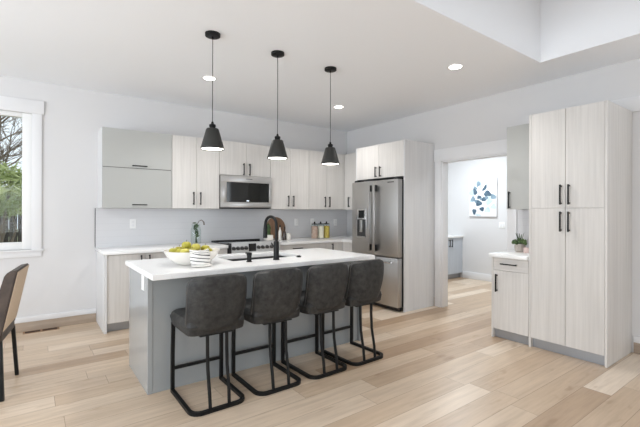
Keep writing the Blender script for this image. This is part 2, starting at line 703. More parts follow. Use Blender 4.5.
def branch(bm, p, d, r, n, rnd):
    q = p + d
    m = (p + q) / 2 + Vector((rnd.uniform(-1, 1), rnd.uniform(-1, 1), rnd.uniform(-.4, .6))) * d.length * .1
    tube(bm, [p, m, q], [r, r * .85, r * .7], 5)
    if n <= 0:
        return
    for k in range(3 if n > 1 else 4):
        v = Vector((rnd.uniform(-1, 1), rnd.uniform(-1, 1), rnd.uniform(-.35, .9)))
        nd = (d.normalized() + v * .95).normalized() * d.length * rnd.uniform(.6, .85)
        branch(bm, p + d * rnd.uniform(.45, 1.0), nd, r * .58, n - 1, rnd)


t = thing('bare_tree', 'bare branching tree behind the fence outside the window', 'tree', (-5.42, 6.6, -.3))
bm = B()
tube(bm, [(-5.42, 6.6, -.3), (-5.40, 6.6, 1.2), (-5.44, 6.6, 2.7), (-5.38, 6.6, 3.8)], [.13, .12, .10, .07], 10)
obj('trunk', bm, 'bark', t)
bm = B()
rnd = random.Random(11)
for k in range(20):
    a = rnd.uniform(0, 2 * PI)
    branch(bm, Vector((-5.41, 6.6, 1.2 + k * .12)), Vector((math.cos(a) * .9, math.sin(a) * .6, rnd.uniform(.0, .8))), .022, 4, rnd)
obj('branches', bm, 'bark', t)

t = thing('garden_shrub', 'yellow-green leafy shrub in front of the garden fence', 'shrub', (-5.3, 3.9, -.3))
bm = B()
rnd = random.Random(3)
for k in range(7):
    x = -5.3 + rnd.uniform(-.5, .5)
    tube(bm, [(-5.3 + rnd.uniform(-.1, .1), 3.9, -.3), (x, 3.9 + rnd.uniform(-.3, .3), 1.0), (x + rnd.uniform(-.3, .3), 3.9, 2.1)], [.025, .018, .006], 5)
obj('stem', bm, 'bark', t)
bm = B()
for k in range(1500):
    a, e = rnd.uniform(0, 2 * PI), rnd.uniform(-1, 1)
    R = rnd.uniform(.25, 1) ** .5
    c = Vector((-5.15 + .85 * R * math.cos(a) * math.sqrt(1 - e * e), 3.9 + .5 * R * math.sin(a) * math.sqrt(1 - e * e), 1.75 + .50 * R * e))
    d = Vector((rnd.uniform(-1, 1), rnd.uniform(-1, 1), rnd.uniform(-.9, .7))).normalized() * rnd.uniform(.09, .22)
    s = d.cross(Vector((rnd.uniform(-1, 1), rnd.uniform(-1, 1), rnd.uniform(-1, 1)))).normalized() * .018
    bm.faces.new([bm.verts.new(c + v) for v in (-d, s, d, -s)])
obj('foliage', bm, 'yleaf', t, smooth=False)

t = thing('neighbour_house', 'pale house wall seen through the garden tree', 'house', (-8.2, 17, -.3))
obj('wall', bx(-11, -7.15, 17, 22, -.3, 3.1), 'siding', t)
bm = B()
v = [bm.verts.new(p) for p in ((-11.2, 16.7, 3.1), (-6.9, 16.7, 3.1), (-6.9, 22.3, 3.1), (-11.2, 22.3, 3.1), (-8.5, 16.7, 4.2), (-8.5, 22.3, 4.2))]
for f in ((0, 1, 4), (1, 2, 5, 4), (2, 3, 5), (3, 0, 4, 5), (0, 3, 2, 1)):
    bm.faces.new([v[i] for i in f])
obj('roof', bm, 'roof', t, smooth=False)

# ------------------------------------------------------------------ kitchen: base run
BT = .875      # top of base cabinets
YB = -.63      # front of the doors, back run


def base_cab(label, x0, x1, group, split, drawers=False, gable=None):
    t = thing('base_cabinet', label, 'cabinet', ((x0 + x1) / 2, -.3, 0), group)
    a0, a1 = x0, x1
    if gable == 'l':
        obj('end_panel', bx(x0, x0 + .03, YB - .012, -.002, 0, BT, .001, 1), 'side', t)
        a0 = x0 + .03
    obj('carcass', bx(a0, a1, YB + .02, -.002, .1, BT), 'lam', t)
    obj('toe_kick', bx(a0, a1, YB + .07, YB + .085, 0, .1), 'kick', t)
    if drawers:
        for z0, z1 in ((.72, BT - .005), (.41, .72), (.102, .41)):
            door(t, 'y', a0, a1, z0, z1, YB, 'lamh', ((a0 + a1) / 2, (z0 + z1) / 2 + .02, .17, False), 'drawer')
    elif split:
        m = (a0 + a1) / 2
        door(t, 'y', a0, m, .102, BT - .005, YB, 'lam', (m - .045, .77))
        door(t, 'y', m, a1, .102, BT - .005, YB, 'lam', (m + .045, .77))
    else:
        door(t, 'y', a0, a1, .102, BT - .005, YB, 'lam', (a0 + .05 if split is None else a1 - .05, .77))
    return t


g = 'base cabinets along the back wall'
base_cab('pale wood base cabinet at the left end of the back counter, two doors', -4.066, -3.24, g, True, gable='l')
base_cab('pale wood base cabinet directly left of the range', -3.24, -2.615, g, True)
base_cab('pale wood drawer cabinet directly right of the range', -1.825, -1.20, g, False, drawers=True)
base_cab('pale wood single door base cabinet below the storage jars', -1.20, -.80, g, False)
t = thing('corner_base_cabinet', 'pale base cabinet in the corner between back counter and refrigerator', 'cabinet', (-.3, -.6, 0), g)
obj('carcass', bx(-.80, -.002, -.61, -.002, .1, BT), 'lam', t)
obj('side_carcass', bx(-.61, -.002, -.978, -.61, .1, BT), 'lam', t)
obj('filler_panel', bx(-.80, -.63, -.63, -.61, .102, BT - .005), 'lam', t)
door(t, 'x', -.976, -.632, .102, BT - .005, -.63, 'lam')
obj('toe_kick', bx(-.56, -.545, -.978, -.56, 0, .1), 'kick', t)

o = obj('countertop', bx(-4.082, -2.615, -.66, -.013, BT, .915, .003), 'quartz', loc=(-3.35, -.33, BT))
tag(o, 'white quartz countertop left of the range along the back wall', 'countertop', 'white quartz countertops')
bm = B()
pts = [(-1.825, -.66), (-.66, -.66), (-.66, -.978), (-.013, -.978), (-.013, -.013), (-1.825, -.013)]
lo = [bm.verts.new((x, y, BT)) for x, y in pts]
hi = [bm.verts.new((x, y, .915)) for x, y in pts]
bm.faces.new(list(reversed(lo)))
bm.faces.new(hi)
for i in range(6):
    j = (i + 1) % 6
    bm.faces.new((lo[i], lo[j], hi[j], hi[i]))
bmesh.ops.bevel(bm, geom=[e for e in bm.edges], offset=.003, segments=2, affect='EDGES')
o = obj('countertop', bm, 'quartz', loc=(-.9, -.33, BT))
tag(o, 'white quartz countertop turning the corner right of the range', 'countertop', 'white quartz countertops')

bm = B()
box(bm, -4.078, -.013, -.012, -.001, .876, 1.399)
o = obj('backsplash', bm, 'splash', loc=(-2, 0, .875))
tag(o, 'grey glossy tiled backsplash between back counter and wall cabinets', 'backsplash')
o2 = obj('backsplash', bx(-.012, -.001, -.977, -.013, .876, 1.399), 'splash', loc=(0, -.5, .875))
tag(o2, 'grey backsplash on the right wall between corner and refrigerator', 'backsplash')
tr = obj('edge_trim', bx(-4.084, -4.078, -.014, 0, .915, 1.40), 'steel_d', o)

# ------------------------------------------------------------------ kitchen: wall cabinets
UB, UT, UY = 1.40, 2.347, -.39
g = 'wall cabinets over the back counter'


def wall_cab(label, x0, x1, z0, handles_z, name='wall_cabinet'):
    t = thing(name, label, 'cabinet', ((x0 + x1) / 2, -.2, z0), g)
    obj('carcass', bx(x0, x1, UY + .02, -.002, z0, UT, .001, 1), 'lam', t)
    m = (x0 + x1) / 2
    door(t, 'y', x0, m, z0, UT, UY, 'lam', (m - .046, handles_z))
    door(t, 'y', m, x1, z0, UT, UY, 'lam', (m + .046, handles_z))
    return t


t = thing('lift_up_wall_cabinet', 'glossy grey wall cabinet with two lift-up fronts, left end', 'cabinet', (-3.66, -.2, UB), g)
obj('carcass', bx(-4.056, -3.268, UY + .021, -.002, UB, UT, .001, 1), 'side', t)
obj('seam_shade', bx(-4.05, -3.274, UY + .0195, UY + .021, UB + .006, UT - .006), 'edge', t)  # thin dark sheet added behind the fronts, shade for their seams
for z0, z1, hz, tilt in ((1.885, UT, 1.913, 0), (UB, 1.885, 1.442, 0)):
    gp = .003
    bm = slab('y', -4.056 + gp, -3.268 - gp, z0 + gp, z1 - gp, UY)
    for v_ in bm.verts:
        v_.co.y += tilt * (v_.co.z - z1)
    d = obj('door', bm, 'gloss', t)
    handle('y', -3.655, hz, UY, d, .17, False)
wall_cab('tall two-door pale wood wall cabinet left of the microwave', -3.266, -2.632, UB, 1.535)
wall_cab('short two-door pale wood cabinet directly above the microwave', -2.630, -1.834, 1.872, 1.965, 'microwave_wall_cabinet')
wall_cab('tall two-door pale wood wall cabinet directly right of the microwave', -1.832, -1.132, UB, 1.525)
wall_cab('tall two-door pale wood wall cabinet above the storage jars', -1.130, -.412, UB, 1.525)
t = thing('corner_wall_cabinet', 'pale wood wall cabinet in the corner next to the refrigerator', 'cabinet', (-.2, -.5, UB), g)
bm = B()
box(bm, -.412, -.002, -.37, -.002, UB, UT)
box(bm, -.37, -.002, -.978, -.37, UB, UT)
obj('carcass', bm, 'lam', t)
obj('filler_panel', bx(-.411, -.392, UY, -.37, UB, UT), 'lam', t)
door(t, 'x', -.976, UY - .001, UB, UT, -.39, 'lam', (-.53, 1.525))

# ------------------------------------------------------------------ microwave
t = thing('microwave_oven', 'stainless over-the-range microwave with black glass door', 'microwave', (-2.232, -.2, 1.418))
x0, x1, z0, z1, f = -2.628, -1.832, 1.408, 1.866, -.425
obj('body', bx(x0, x1, f + .03, -.015, z0, z1, .002, 1), 'plastic_k', t)
bm = B()
box(bm, x0, x1, f, f + .03, 1.775, z1, .003)
box(bm, x0, x1, f, f + .03, z0 + .012, 1.495, .003)
box(bm, x0, x0 + .085, f, f + .03, 1.495, 1.775, .002)
box(bm, x1 - .045, x1, f, f + .03, 1.495, 1.775, .002)
fr_ = obj('front_frame', bm, 'steel', t)
obj('badge', bx(-2.25, -2.15, f - .001, f, 1.822, 1.832), 'steel_d', fr_)
obj('door_glass', bx(x0 + .085, x1 - .045, f + .004, f + .03, 1.495, 1.775), 'glass_black', t)
obj('display', bx(-2.24, -2.20, f + .002, f + .005, 1.508, 1.522), 'digit', t)
obj('vent_grille', bx(x0 + .02, x1 - .02, f + .05, -.03, z0 - .006, z0), 'plastic_k', t)

# ------------------------------------------------------------------ range
t = thing('electric_range', 'stainless range with knobs and black glass cooktop under the microwave', 'range', (-2.22, -.33, 0))
x0, x1, f = -2.605, -1.835, -.665
obj('body', bx(x0, x1, f + .04, -.013, .08, .905, .002, 1), 'plastic_k', t)
obj('cooktop', bx(x0, x1, f, -.06, .905, .925, .003), 'glass_black', t)
bm = B()
vs = []
for x in (x0 + .02, x1 - .005):
    vs.append([bm.verts.new((x, y, z)) for y, z in ((f - .03, .795), (f - .014, .945), (f + .05, .945), (f + .05, .795))])
for i in range(4):
    j = (i + 1) % 4
    bm.faces.new((vs[0][i], vs[0][j], vs[1][j], vs[1][i]))
bm.faces.new(vs[0])
bm.faces.new(list(reversed(vs[1])))
obj('control_panel', bm, 'steel_b', t, smooth=False)
obj('display', bx(-2.335, -2.225, f - .0275, f, .82, .925), 'disp', t)
obj('end_cap', bx(x0, x0 + .02, f - .028, f + .05, .785, .94, .002, 1), 'plastic_k', t)
for px in (-2.555, -2.495, -2.435, -2.375, -2.19, -2.125, -2.055, -1.985):
    bm = B()
    lathe(bm, [(0, 0), (.025, 0), (.025, .008), (.021, .010), (.019, .034), (.017, .037), (0, .037)], n=18)
    box(bm, -.004, .004, -.019, .019, .034, .042, .001, 1)
    bmesh.ops.rotate(bm, verts=bm.verts, matrix=Matrix.Rotation(PI / 2 + .15, 3, 'X'))
    bmesh.ops.translate(bm, verts=bm.verts, vec=(px, f - .0215, .872))
    obj('knob', bm, 'steel_d', t)
obj('rear_trim', bx(x0, x1, -.06, -.013, .905, .937, .003), 'plastic_k', t)
obj('panel_gap', bx(x0 + .005, x1 - .005, f - .02, f + .04, .765, .795), 'plastic_k', t)
d = obj('oven_door', bx(x0 + .005, x1 - .005, f - .005, f + .04, .2, .765, .004), 'steel', t)
obj('window', bx(x0 + .1, x1 - .1, f - .007, f - .004, .32, .62), 'glass_black', d)
bm = B()
tube(bm, [(x0 + .05, f - .06, .72), (x1 - .05, f - .06, .72)], .012, 10)
for x in (x0 + .08, x1 - .08):
    tube(bm, [(x, f - .06, .72), (x, f - .004, .72)], .009, 8)
obj('handle', bm, 'steel_l', d)
obj('storage_drawer', bx(x0 + .005, x1 - .005, f - .003, f + .04, .085, .195, .003), 'steel', t)
for x in (x0 + .05, x1 - .05):
    for y in (f + .1, -.1):
        obj('foot', lathe(B(), [(0, 0), (.02, 0), (.02, .08), (0, .08)], x, y, 10), 'plastic_k', t)

# ------------------------------------------------------------------ refrigerator and its cabinet
FX = -.647
t = thing('refrigerator_cabinet', 'pale wood refrigerator surround with two short doors on top', 'cabinet', (-.33, -1.47, 0))
obj('side_panel', bx(FX, -.002, -1.963, -1.945, 0, UT, .001, 1), 'side', t)
obj('side_panel', bx(FX, -.002, -.998, -.980, 0, UT, .001, 1), 'side', t)
obj('carcass', bx(FX + .02, -.002, -1.945, -.998, 1.86, UT), 'lam', t)
door(t, 'x', -1.945, -1.471, 1.85, UT, FX, 'lam', (-1.515, 1.945, .15))
door(t, 'x', -1.471, -.998, 1.85, UT, FX, 'lam', (-1.427, 1.945, .15))

t = thing('refrigerator', 'stainless french door refrigerator with water dispenser', 'refrigerator', (-.38, -1.47, 0))
fx, ys0, ys1, ym = -.755, -1.941, -1.008, -1.478
obj('body', bx(-.655, -.03, ys0 + .012, ys1 - .012, .06, 1.80, .003), 'steel_d', t)
dl = obj('door', bx(fx, -.665, ym + .002, ys1, .742, 1.808, .008), 'steelv', t)
dr = obj('door', bx(fx, -.665, ys0, ym - .002, .742, 1.808, .008), 'steelv', t)
df = obj('freezer_drawer', bx(fx, -.665, ys0, ys1, .065, .730, .008), 'steelv', t)
obj('toe_grille', bx(-.70, -.665, ys0 + .02, ys1 - .02, .012, .07), 'plastic_k', t)
obj('hinge_cover', bx(-.72, -.60, ys0 + .02, ys0 + .1, 1.808, 1.835, .004), 'plastic_k', t)
obj('hinge_cover', bx(-.72, -.60, ys1 - .1, ys1 - .02, 1.808, 1.835, .004), 'plastic_k', t)
for d, y in ((dl, ym + .05), (dr, ym - .05)):
    bm = B()
    box(bm, fx - .062, fx - .04, y - .022, y + .022, .80, 1.75, .005)
    h_ = obj('handle', bm, 'steelv', d)
    for z in (.85, 1.70):
        obj('handle_mount', bx(fx - .04, fx, y - .014, y + .014, z - .045, z + .045, .004), 'plastic_k', d)
bm = B()
tube(bm, [(fx - .055, ys0 + .07, .672), (fx - .055, ys1 - .07, .672)], .014, 12)
for y in (ys0 + .1, ys1 - .1):
    box(bm, fx - .055, fx, y - .014, y + .014, .660, .684, .003)
obj('handle', bm, 'steel_l', df)
bm = B()
box(bm, fx - .004, fx + .002, -1.33, -1.12, .97, 1.40, .003)
obj('dispenser_frame', bm, 'steel_l', dl)
obj('dispenser_screen', bx(fx - .008, fx - .004, -1.285, -1.165, 1.27, 1.385, .001, 1), 'glass_black', dl)
bm = B()
box(bm, fx - .006, fx - .0035, -1.315, -1.135, .99, 1.25)
obj('dispenser_recess', bm, 'steel_d', dl)
bm = B()
box(bm, fx - .02, fx - .006, -1.25, -1.20, 1.06, 1.24, .004)
box(bm, fx - .014, fx - .006, -1.305, -1.145, .985, 1.0, .003)
obj('dispenser_paddle', bm, 'steel', dl)
obj('badge', bx(fx - .002, fx, -1.87, -1.75, 1.765, 1.780), 'steel_d', dr)

# ------------------------------------------------------------------ right wall: pantry, small cabinets
PX, PY0, PY1, PT = -.657, -3.612, -4.282, 2.346
t = thing('pantry_cabinet', 'tall pale wood pantry cabinet with four doors on the right wall', 'cabinet', (-.33, -3.95, 0))
obj('side_panel', bx(PX, -.002, PY1, PY1 + .02, 0, PT, .001, 1), 'lam', t)
obj('side_panel', bx(PX, -.002, PY0 - .02, PY0, 0, PT, .001, 1), 'lam', t)
obj('carcass', bx(PX + .02, -.002, PY1 + .02, PY0 - .02, .095, PT, .001, 1), 'lam', t)
obj('toe_kick', bx(PX + .045, PX + .06, PY1 + .02, PY0 - .02, 0, .095), 'kick', t)
ym = (PY0 + PY1) / 2
for a0, a1, s in ((PY1 + .02, ym, -1), (ym, PY0 - .02, 1)):
    door(t, 'x', a0, a1, 1.402, PT, PX, 'lam', (ym + s * .035, 1.53, .19))
    door(t, 'x', a0, a1, .098, 1.402, PX, 'lam', (ym + s * .035, 1.275, .19))

t = thing('base_cabinet', 'small pale wood base cabinet with drawer and door beside the pantry', 'cabinet', (-.33, -3.41, 0))
SX, SY0, SY1 = -.655, -3.213, -3.610
obj('side_panel', bx(SX, -.002, SY0 - .02, SY0, 0, BT, .001, 1), 'lam', t)
obj('carcass', bx(SX + .02, -.002, SY1, SY0 - .02, .095, BT), 'lam', t)
obj('toe_kick', bx(SX + .045, SX + .06, SY1, SY0 - .02, 0, .095), 'kick', t)
door(t, 'x', SY1, SY0 - .02, .735, BT - .004, SX, 'lamh', ((SY0 + SY1) / 2 - .0, .81, .17, False), 'drawer')
door(t, 'x', SY1, SY0 - .02, .098, .735, SX, 'lam', (SY0 - .065, .60, .19))
o = obj('countertop', bx(-.69, -.013, SY1, SY0 + .015, BT, .915, .003), 'quartz', loc=(-.34, -3.4, BT))
tag(o, 'small white quartz countertop between doorway and pantry', 'countertop', 'white quartz countertops')
o = obj('backsplash', bx(-.012, -.001, SY1 + .001, -3.178, BT + .001, 1.393), 'splash', loc=(0, -3.4, BT))
tag(o, 'narrow grey backsplash behind the succulent between doorway and pantry', 'backsplash')
t = thing('wall_cabinet', 'narrow glossy grey wall cabinet between doorway and pantry', 'cabinet', (-.18, -3.41, 1.394))
obj('carcass', bx(-.34, -.002, -3.610, -3.222, 1.394, 2.33, .001, 1), 'side', t)
door(t, 'x', -3.610, -3.222, 1.394, 2.33, -.36, 'gloss', (-3.262, 1.50, .19))

# ------------------------------------------------------------------ island
IX0, IX1, IY0, IY1 = -4.028, -1.868, -1.650, -2.645
CT = .917
t = thing('kitchen_island', 'glossy grey kitchen island base with seating overhang', 'island', (-2.95, -2.1, 0))
GX0, GX1, GY0, GY1 = -4.015, -1.895, -1.765, -2.447
ez = .875
obj('end_panel', bx(GX0, GX0 + .035, GY1, GY0, 0, ez, .0015, 1), 'gloss2', t)
obj('end_panel', bx(GX1 - .035, GX1, GY1 - .03, GY0, 0, ez, .0015, 1), 'gloss2', t)
obj('back_panel', bx(GX0 + .035, GX1 - .035, GY1 + .004, GY1 + .024, 0, ez), 'gloss2', t)
bm = B()
box(bm, GX0 + .035, -3.29, GY1 + .024, GY0 - .025, .1, ez)
box(bm, -2.46, GX1 - .035, GY1 + .024, GY0 - .025, .1, ez)
box(bm, -3.29, -2.46, GY1 + .024, GY0 - .025, .1, .60)
obj('carcass', bm, 'gloss2', t)
obj('toe_kick', bx(GX0 + .035, GX1 - .035, GY0 - .08, GY0 - .065, 0, .1), 'kick', t)
xs = [GX0 + .035, -3.50, -3.22, -2.48, GX1 - .035]
for a, b in zip(xs, xs[1:]):
    dd = obj('door', bx(a + .002, b - .002, GY0 - .025, GY0 - .006, .102, ez - .005, .001, 1), 'gloss2', t)
    bm = B()
    tube(bm, [(b - .05, GY0 + .026, .7), (b - .05, GY0 + .026, .84)], .006, square=True)
    for z in (.715, .825):
        tube(bm, [(b - .05, GY0 + .026, z), (b - .05, GY0 - .006, z)], .005, square=True)
    obj('handle', bm, 'black', dd)

# island top with the sink cut-out
SKX0, SKX1, SKY0, SKY1 = -3.25, -2.50, -1.80, -2.25
bm = B()
gx = [IX0, SKX0, SKX1, IX1]
gy = [IY1, SKY1, SKY0, IY0]
for z, flip in ((ez + .002, True), (CT, False)):
    V = [[bm.verts.new((x, y, z)) for x in gx] for y in gy]
    for j in range(3):
        for i in range(3):
            if i == 1 and j == 1:
                continue
            q = (V[j][i], V[j][i + 1], V[j + 1][i + 1], V[j + 1][i])
            bm.faces.new(tuple(reversed(q)) if flip else q)
    if flip:
        Vl = V
    else:
        Vh = V
for ring in ([(0, 0), (0, 1), (0, 2), (0, 3), (1, 3), (2, 3), (3, 3), (3, 2), (3, 1), (3, 0), (2, 0), (1, 0)], [(1, 1), (2, 1), (2, 2), (1, 2)]):
    for k in range(len(ring)):
        a, b = ring[k], ring[(k + 1) % len(ring)]
        bm.faces.new((Vl[a[0]][a[1]], Vl[b[0]][b[1]], Vh[b[0]][b[1]], Vh[a[0]][a[1]]))
bmesh.ops.recalc_face_normals(bm, faces=bm.faces)
sharp = [e for e in bm.edges if len(e.link_faces) == 2 and e.calc_face_angle(0) > 1]
bmesh.ops.bevel(bm, geom=sharp, offset=.003, segments=2, affect='EDGES')
o = obj('island_countertop', bm, 'quartz', loc=(-2.95, -2.15, ez))
tag(o, 'large white quartz top of the kitchen island with sink opening', 'countertop', 'white quartz countertops')

t = thing('undermount_sink', 'dark steel undermount sink in the island top', 'sink', (-2.85, -2.02, .65))
bm = B()
a = .008
box(bm, SKX0 - a, SKX1 + a, SKY1 - a, SKY0 + a, .65, .656)
box(bm, SKX0 - a, SKX0, SKY1, SKY0, .656, ez)
box(bm, SKX1, SKX1 + a, SKY1, SKY0, .656, ez)
box(bm, SKX0 - a, SKX1 + a, SKY1 - a, SKY1, .656, ez)
box(bm, SKX0 - a, SKX1 + a, SKY0, SKY0 + a, .656, ez)
obj('basin', bm, 'steel_d', t)
obj('drain', lathe(B(), [(0, .656), (.045, .656), (.045, .66), (.02, .658), (0, .658)], -2.85, -2.02, 20), 'steel_l', t)

t = thing('kitchen_faucet', 'tall black gooseneck faucet on the island top', 'faucet', (-2.885, -2.385, CT))
bm = B()
lathe(bm, [(0, 0), (.030, 0), (.030, .008), (.026, .012), (.0255, .165), (.021, .172), (0, .172)], -2.885, -2.385, 20, CT)
obj('body', bm, 'black', t)
bm = B()
zc = CT + .325
fd = Vector((-.25, .97)).normalized()
rr_ = .074
pp = [(-2.885, -2.385, CT + .16), (-2.885, -2.385, zc)]
for i in range(1, 17):
    a = PI * i / 16 * 1.04
    k = rr_ * (1 - math.cos(a))
    pp.append((-2.885 + fd.x * k, -2.385 + fd.y * k, zc + rr_ * math.sin(a)))
tube(bm, pp, .0135, 12)
obj('spout', bm, 'black', t)
e = Vector(pp[-1])
bm = B()
tube(bm, [e + Vector((0, 0, .01)), e + Vector((0, .002, -.03)), e + Vector((0, .004, -.12))], [.015, .0185, .021], 14)
obj('spray_head', bm, 'black', t)
bm = B()
tube(bm, [(-2.885, -2.36, CT + .11), (-2.885, -2.325, CT + .125), (-2.885, -2.295, CT + .15)], [.008, .007, .006], 8)
obj('lever', bm, 'black', t)

t = thing('soap_dispenser', 'short black soap dispenser on island top left of the faucet', 'soap dispenser', (-3.155, -2.375, CT))
obj('body', lathe(B(), [(0, 0), (.026, 0), (.026, .006), (.020, .010), (.020, .055), (.024, .058), (.024, .082), (0, .086)], -3.155, -2.375, 18, CT), 'black', t)
bm = B()
tube(bm, [(-3.155, -2.375, CT + .074), (-3.165, -2.33, CT + .076)], .008, 8)
obj('nozzle', bm, 'black', t)
o = obj('air_switch', lathe(B(), [(0, 0), (.024, 0), (.024, .008), (.017, .011), (.017, .017), (0, .018)], -2.60, -2.33, 18, CT), 'black', loc=(-2.60, -2.33, CT))
tag(o, 'round black button on island top right of the faucet', 'button')

t = thing('outlet', 'white outlet on the glossy grey left end of the island', 'outlet', (-4.015, -2.305, .812))
obj('cover_plate', bx(-4.021, -4.015, -2.345, -2.267, .755, .870, .002), 'white_pl', t)
bm = B()
for z in (.79, .834):
    box(bm, -4.023, -4.021, -2.322, -2.290, z - .013, z + .013, .001, 1)
obj('socket', bm, 'trim', t)


def splash_outlet(x, z, label):
    t = thing('outlet', label, 'outlet', (x, -.012, z), 'white plates on the backsplash')
    obj('cover_plate', bx(x - .038, x + .038, -.018, -.012, z - .06, z + .06, .002), 'white_pl', t)
    bm = B()
    for q in (-.021, .021):
        box(bm, x - .017, x + .017, -.020, -.018, z + q - .014, z + q + .014, .001, 1)
    obj('socket', bm, 'trim', t)


splash_outlet(-3.655, 1.20, 'white outlet on the backsplash under the glossy grey cabinet')
splash_outlet(-1.125, 1.185, 'white outlet on the backsplash between cutting board and jars')
splash_outlet(-.80, 1.185, 'white outlet on the backsplash partly behind the jars')
splash_outlet(-.285, 1.17, 'white outlet on the backsplash near the refrigerator corner')


# ------------------------------------------------------------------ bar stools
def stool(label, loc, rz):
    t = thing('bar_stool', label, 'bar stool', (0, 0, 0), 'bar stools along the island')
    # local frame: +y towards the island
    hw, yf, yb, r, tr_ = .192, .210, -.250, .07, .0125
    z0 = tr_
    base = [(-hw, yf, z0)]
    base += [(x, y, z0) for x, y in arc(-hw + r, yb + r, r, PI, 1.5 * PI, 6)]
    base += [(x, y, z0) for x, y in arc(hw - r, yb + r, r, 1.5 * PI, 2 * PI, 6)]
    base += [(hw, yf, z0)]
    obj('base', tube(B(), base, tr_, square=True), 'black', t)
    for s in (-1, 1):
        obj('leg', tube(B(), [(s * hw, yf, 0.0), (s * hw, yf, .30), (s * hw * .985, yf - .005, .528)], tr_, square=True), 'black', t)
    for s in (-1, 1):
        obj('leg', tube(B(), [(s * .068, yb + .012, .02), (s * .070, yb + .022, .12), (s * .070, yb + .055, .28), (s * .070, yb + .062, .40), (s * .070, yb + .064, .515)], .0125, 8), 'black', t)
    obj('footrest', tube(B(), [(-hw, yf, .18), (hw, yf, .18)], .0105, square=True), 'black', t)
    bm = bx(-.125, .125, -.195, .18, .503, .514, .004)
    obj('seat_frame', bm, 'black', t)
    # seat cushion: rounded, a little dished
    bm = B()
    n = 26
    top, bot = [], []
    for j in range(n + 1):
        for i in range(n + 1):
            u, v = -1 + 2 * i / n, -1 + 2 * j / n
            k = 1 - .06 * (abs(u) * abs(v)) ** 5
            x, y = u * .216 * k, .020 + v * .236 * k
            e = (max(0, 1 - abs(u) ** 7) * max(0, 1 - abs(v) ** 7)) ** .5
            zt = .575 + .066 * e - .012 * (1 - u * u) * (1 - v * v) + .012 * (v * -.5)
            zb = .575 - .071 * e ** .3 + .004
            top.append(bm.verts.new((x, y, zt)))
            bot.append(bm.verts.new((x, y, zb)))
    w_ = n + 1
    for j in range(n):
        for i in range(n):
            a = j * w_ + i
            bm.faces.new((top[a], top[a + 1], top[a + w_ + 1], top[a + w_]))
            bm.faces.new((bot[a], bot[a + w_], bot[a + w_ + 1], bot[a + 1]))
    bmesh.ops.remove_doubles(bm, verts=bm.verts, dist=.0008)
    obj('seat', bm, 'leather', t)
    # wrapped backrest shell
    bm = B()
    nu, nv = 32, 24
    F, Bk = {}, {}
    zb_, zt_ = .508, .928

    def outline(tt):
        wv = .203 + .006 * math.sin(PI * min(1, tt * 1.15)) + .012 * tt
        rc = .16
        if tt > 1 - rc:
            q = (tt - (1 - rc)) / rc
            wv -= .062 * (1 - math.sqrt(max(0, 1 - q * q)))
        if tt < .14:
            q = 1 - tt / .14
            wv -= .05 * (1 - math.sqrt(max(0, 1 - q * q)))
        return wv

    def surf(s, tt):
        x = s * outline(tt)
        z = zb_ + (zt_ - zb_) * tt - .012 * abs(s) ** 3 * tt
        wrap = (.015 * (1 - tt) ** 1.2 + .07) * abs(s) ** 3.0
        y = -.205 - .055 * math.sin(PI / 2 * min(1, tt * 1.3)) - .022 * tt + wrap + .03 * max(0, .12 - tt) / .12
        return Vector((x, y, z))
    for j in range(nv + 1):
        for i in range(nu + 1):
            s, tt = -1 + 2 * i / nu, j / nv
            e = (max(0, 1 - abs(s) ** 8) * max(0, 1 - abs(2 * tt - 1) ** 10)) ** .5
            p = surf(s, tt)
            F[i, j] = bm.verts.new(p + Vector((0, .022 + .026 * e, 0)))
            Bk[i, j] = bm.verts.new(p + Vector((0, -.002 - .010 * e, 0)))
    for j in range(nv):
        for i in range(nu):
            bm.faces.new((F[i, j], F[i + 1, j], F[i + 1, j + 1], F[i, j + 1]))
            bm.faces.new((Bk[i, j], Bk[i, j + 1], Bk[i + 1, j + 1], Bk[i + 1, j]))
    rim = [(i, 0) for i in range(nu)] + [(nu, j) for j in range(nv)] + [(i, nv) for i in range(nu, 0, -1)] + [(0, j) for j in range(nv, 0, -1)]
    for a, b in zip(rim, rim[1:] + rim[:1]):
        bm.faces.new((F[a], F[b], Bk[b], Bk[a]))
    pip = [Bk[a].co.copy() for a in rim if a[1] > 1]
    bk = obj('backrest', bm, 'leather', t)
    k0 = next(i for i, a in enumerate(rim) if a == (nu, 2))
    seq = [a for a in rim[k0:] + rim[:k0] if a[1] >= 2]
    pts = [surf(-1 + 2 * i / nu, j / nv) + Vector((0, -.002, 0)) for i, j in seq]
    obj('piping', tube(B(), pts, .0035, 6), 'piping', bk)
    t.location = loc
    t.rotation_euler = (0, 0, rz)
    return t


names = ['leftmost charcoal bar stool, nearest the outlet end of the island',
         'second charcoal bar stool from the left end of the island',
         'third charcoal bar stool from the left end of the island',
         'charcoal bar stool nearest the refrigerator, last in the row']
s0 = stool(names[0], (-3.658, -2.715, 0), .0)
for k, (x, y, rz) in enumerate(((-3.168, -2.715, .0), (-2.690, -2.715, .02), (-2.235, -2.705, .03))):
    dup(s0, (x, y, 0), names[k + 1], rz)


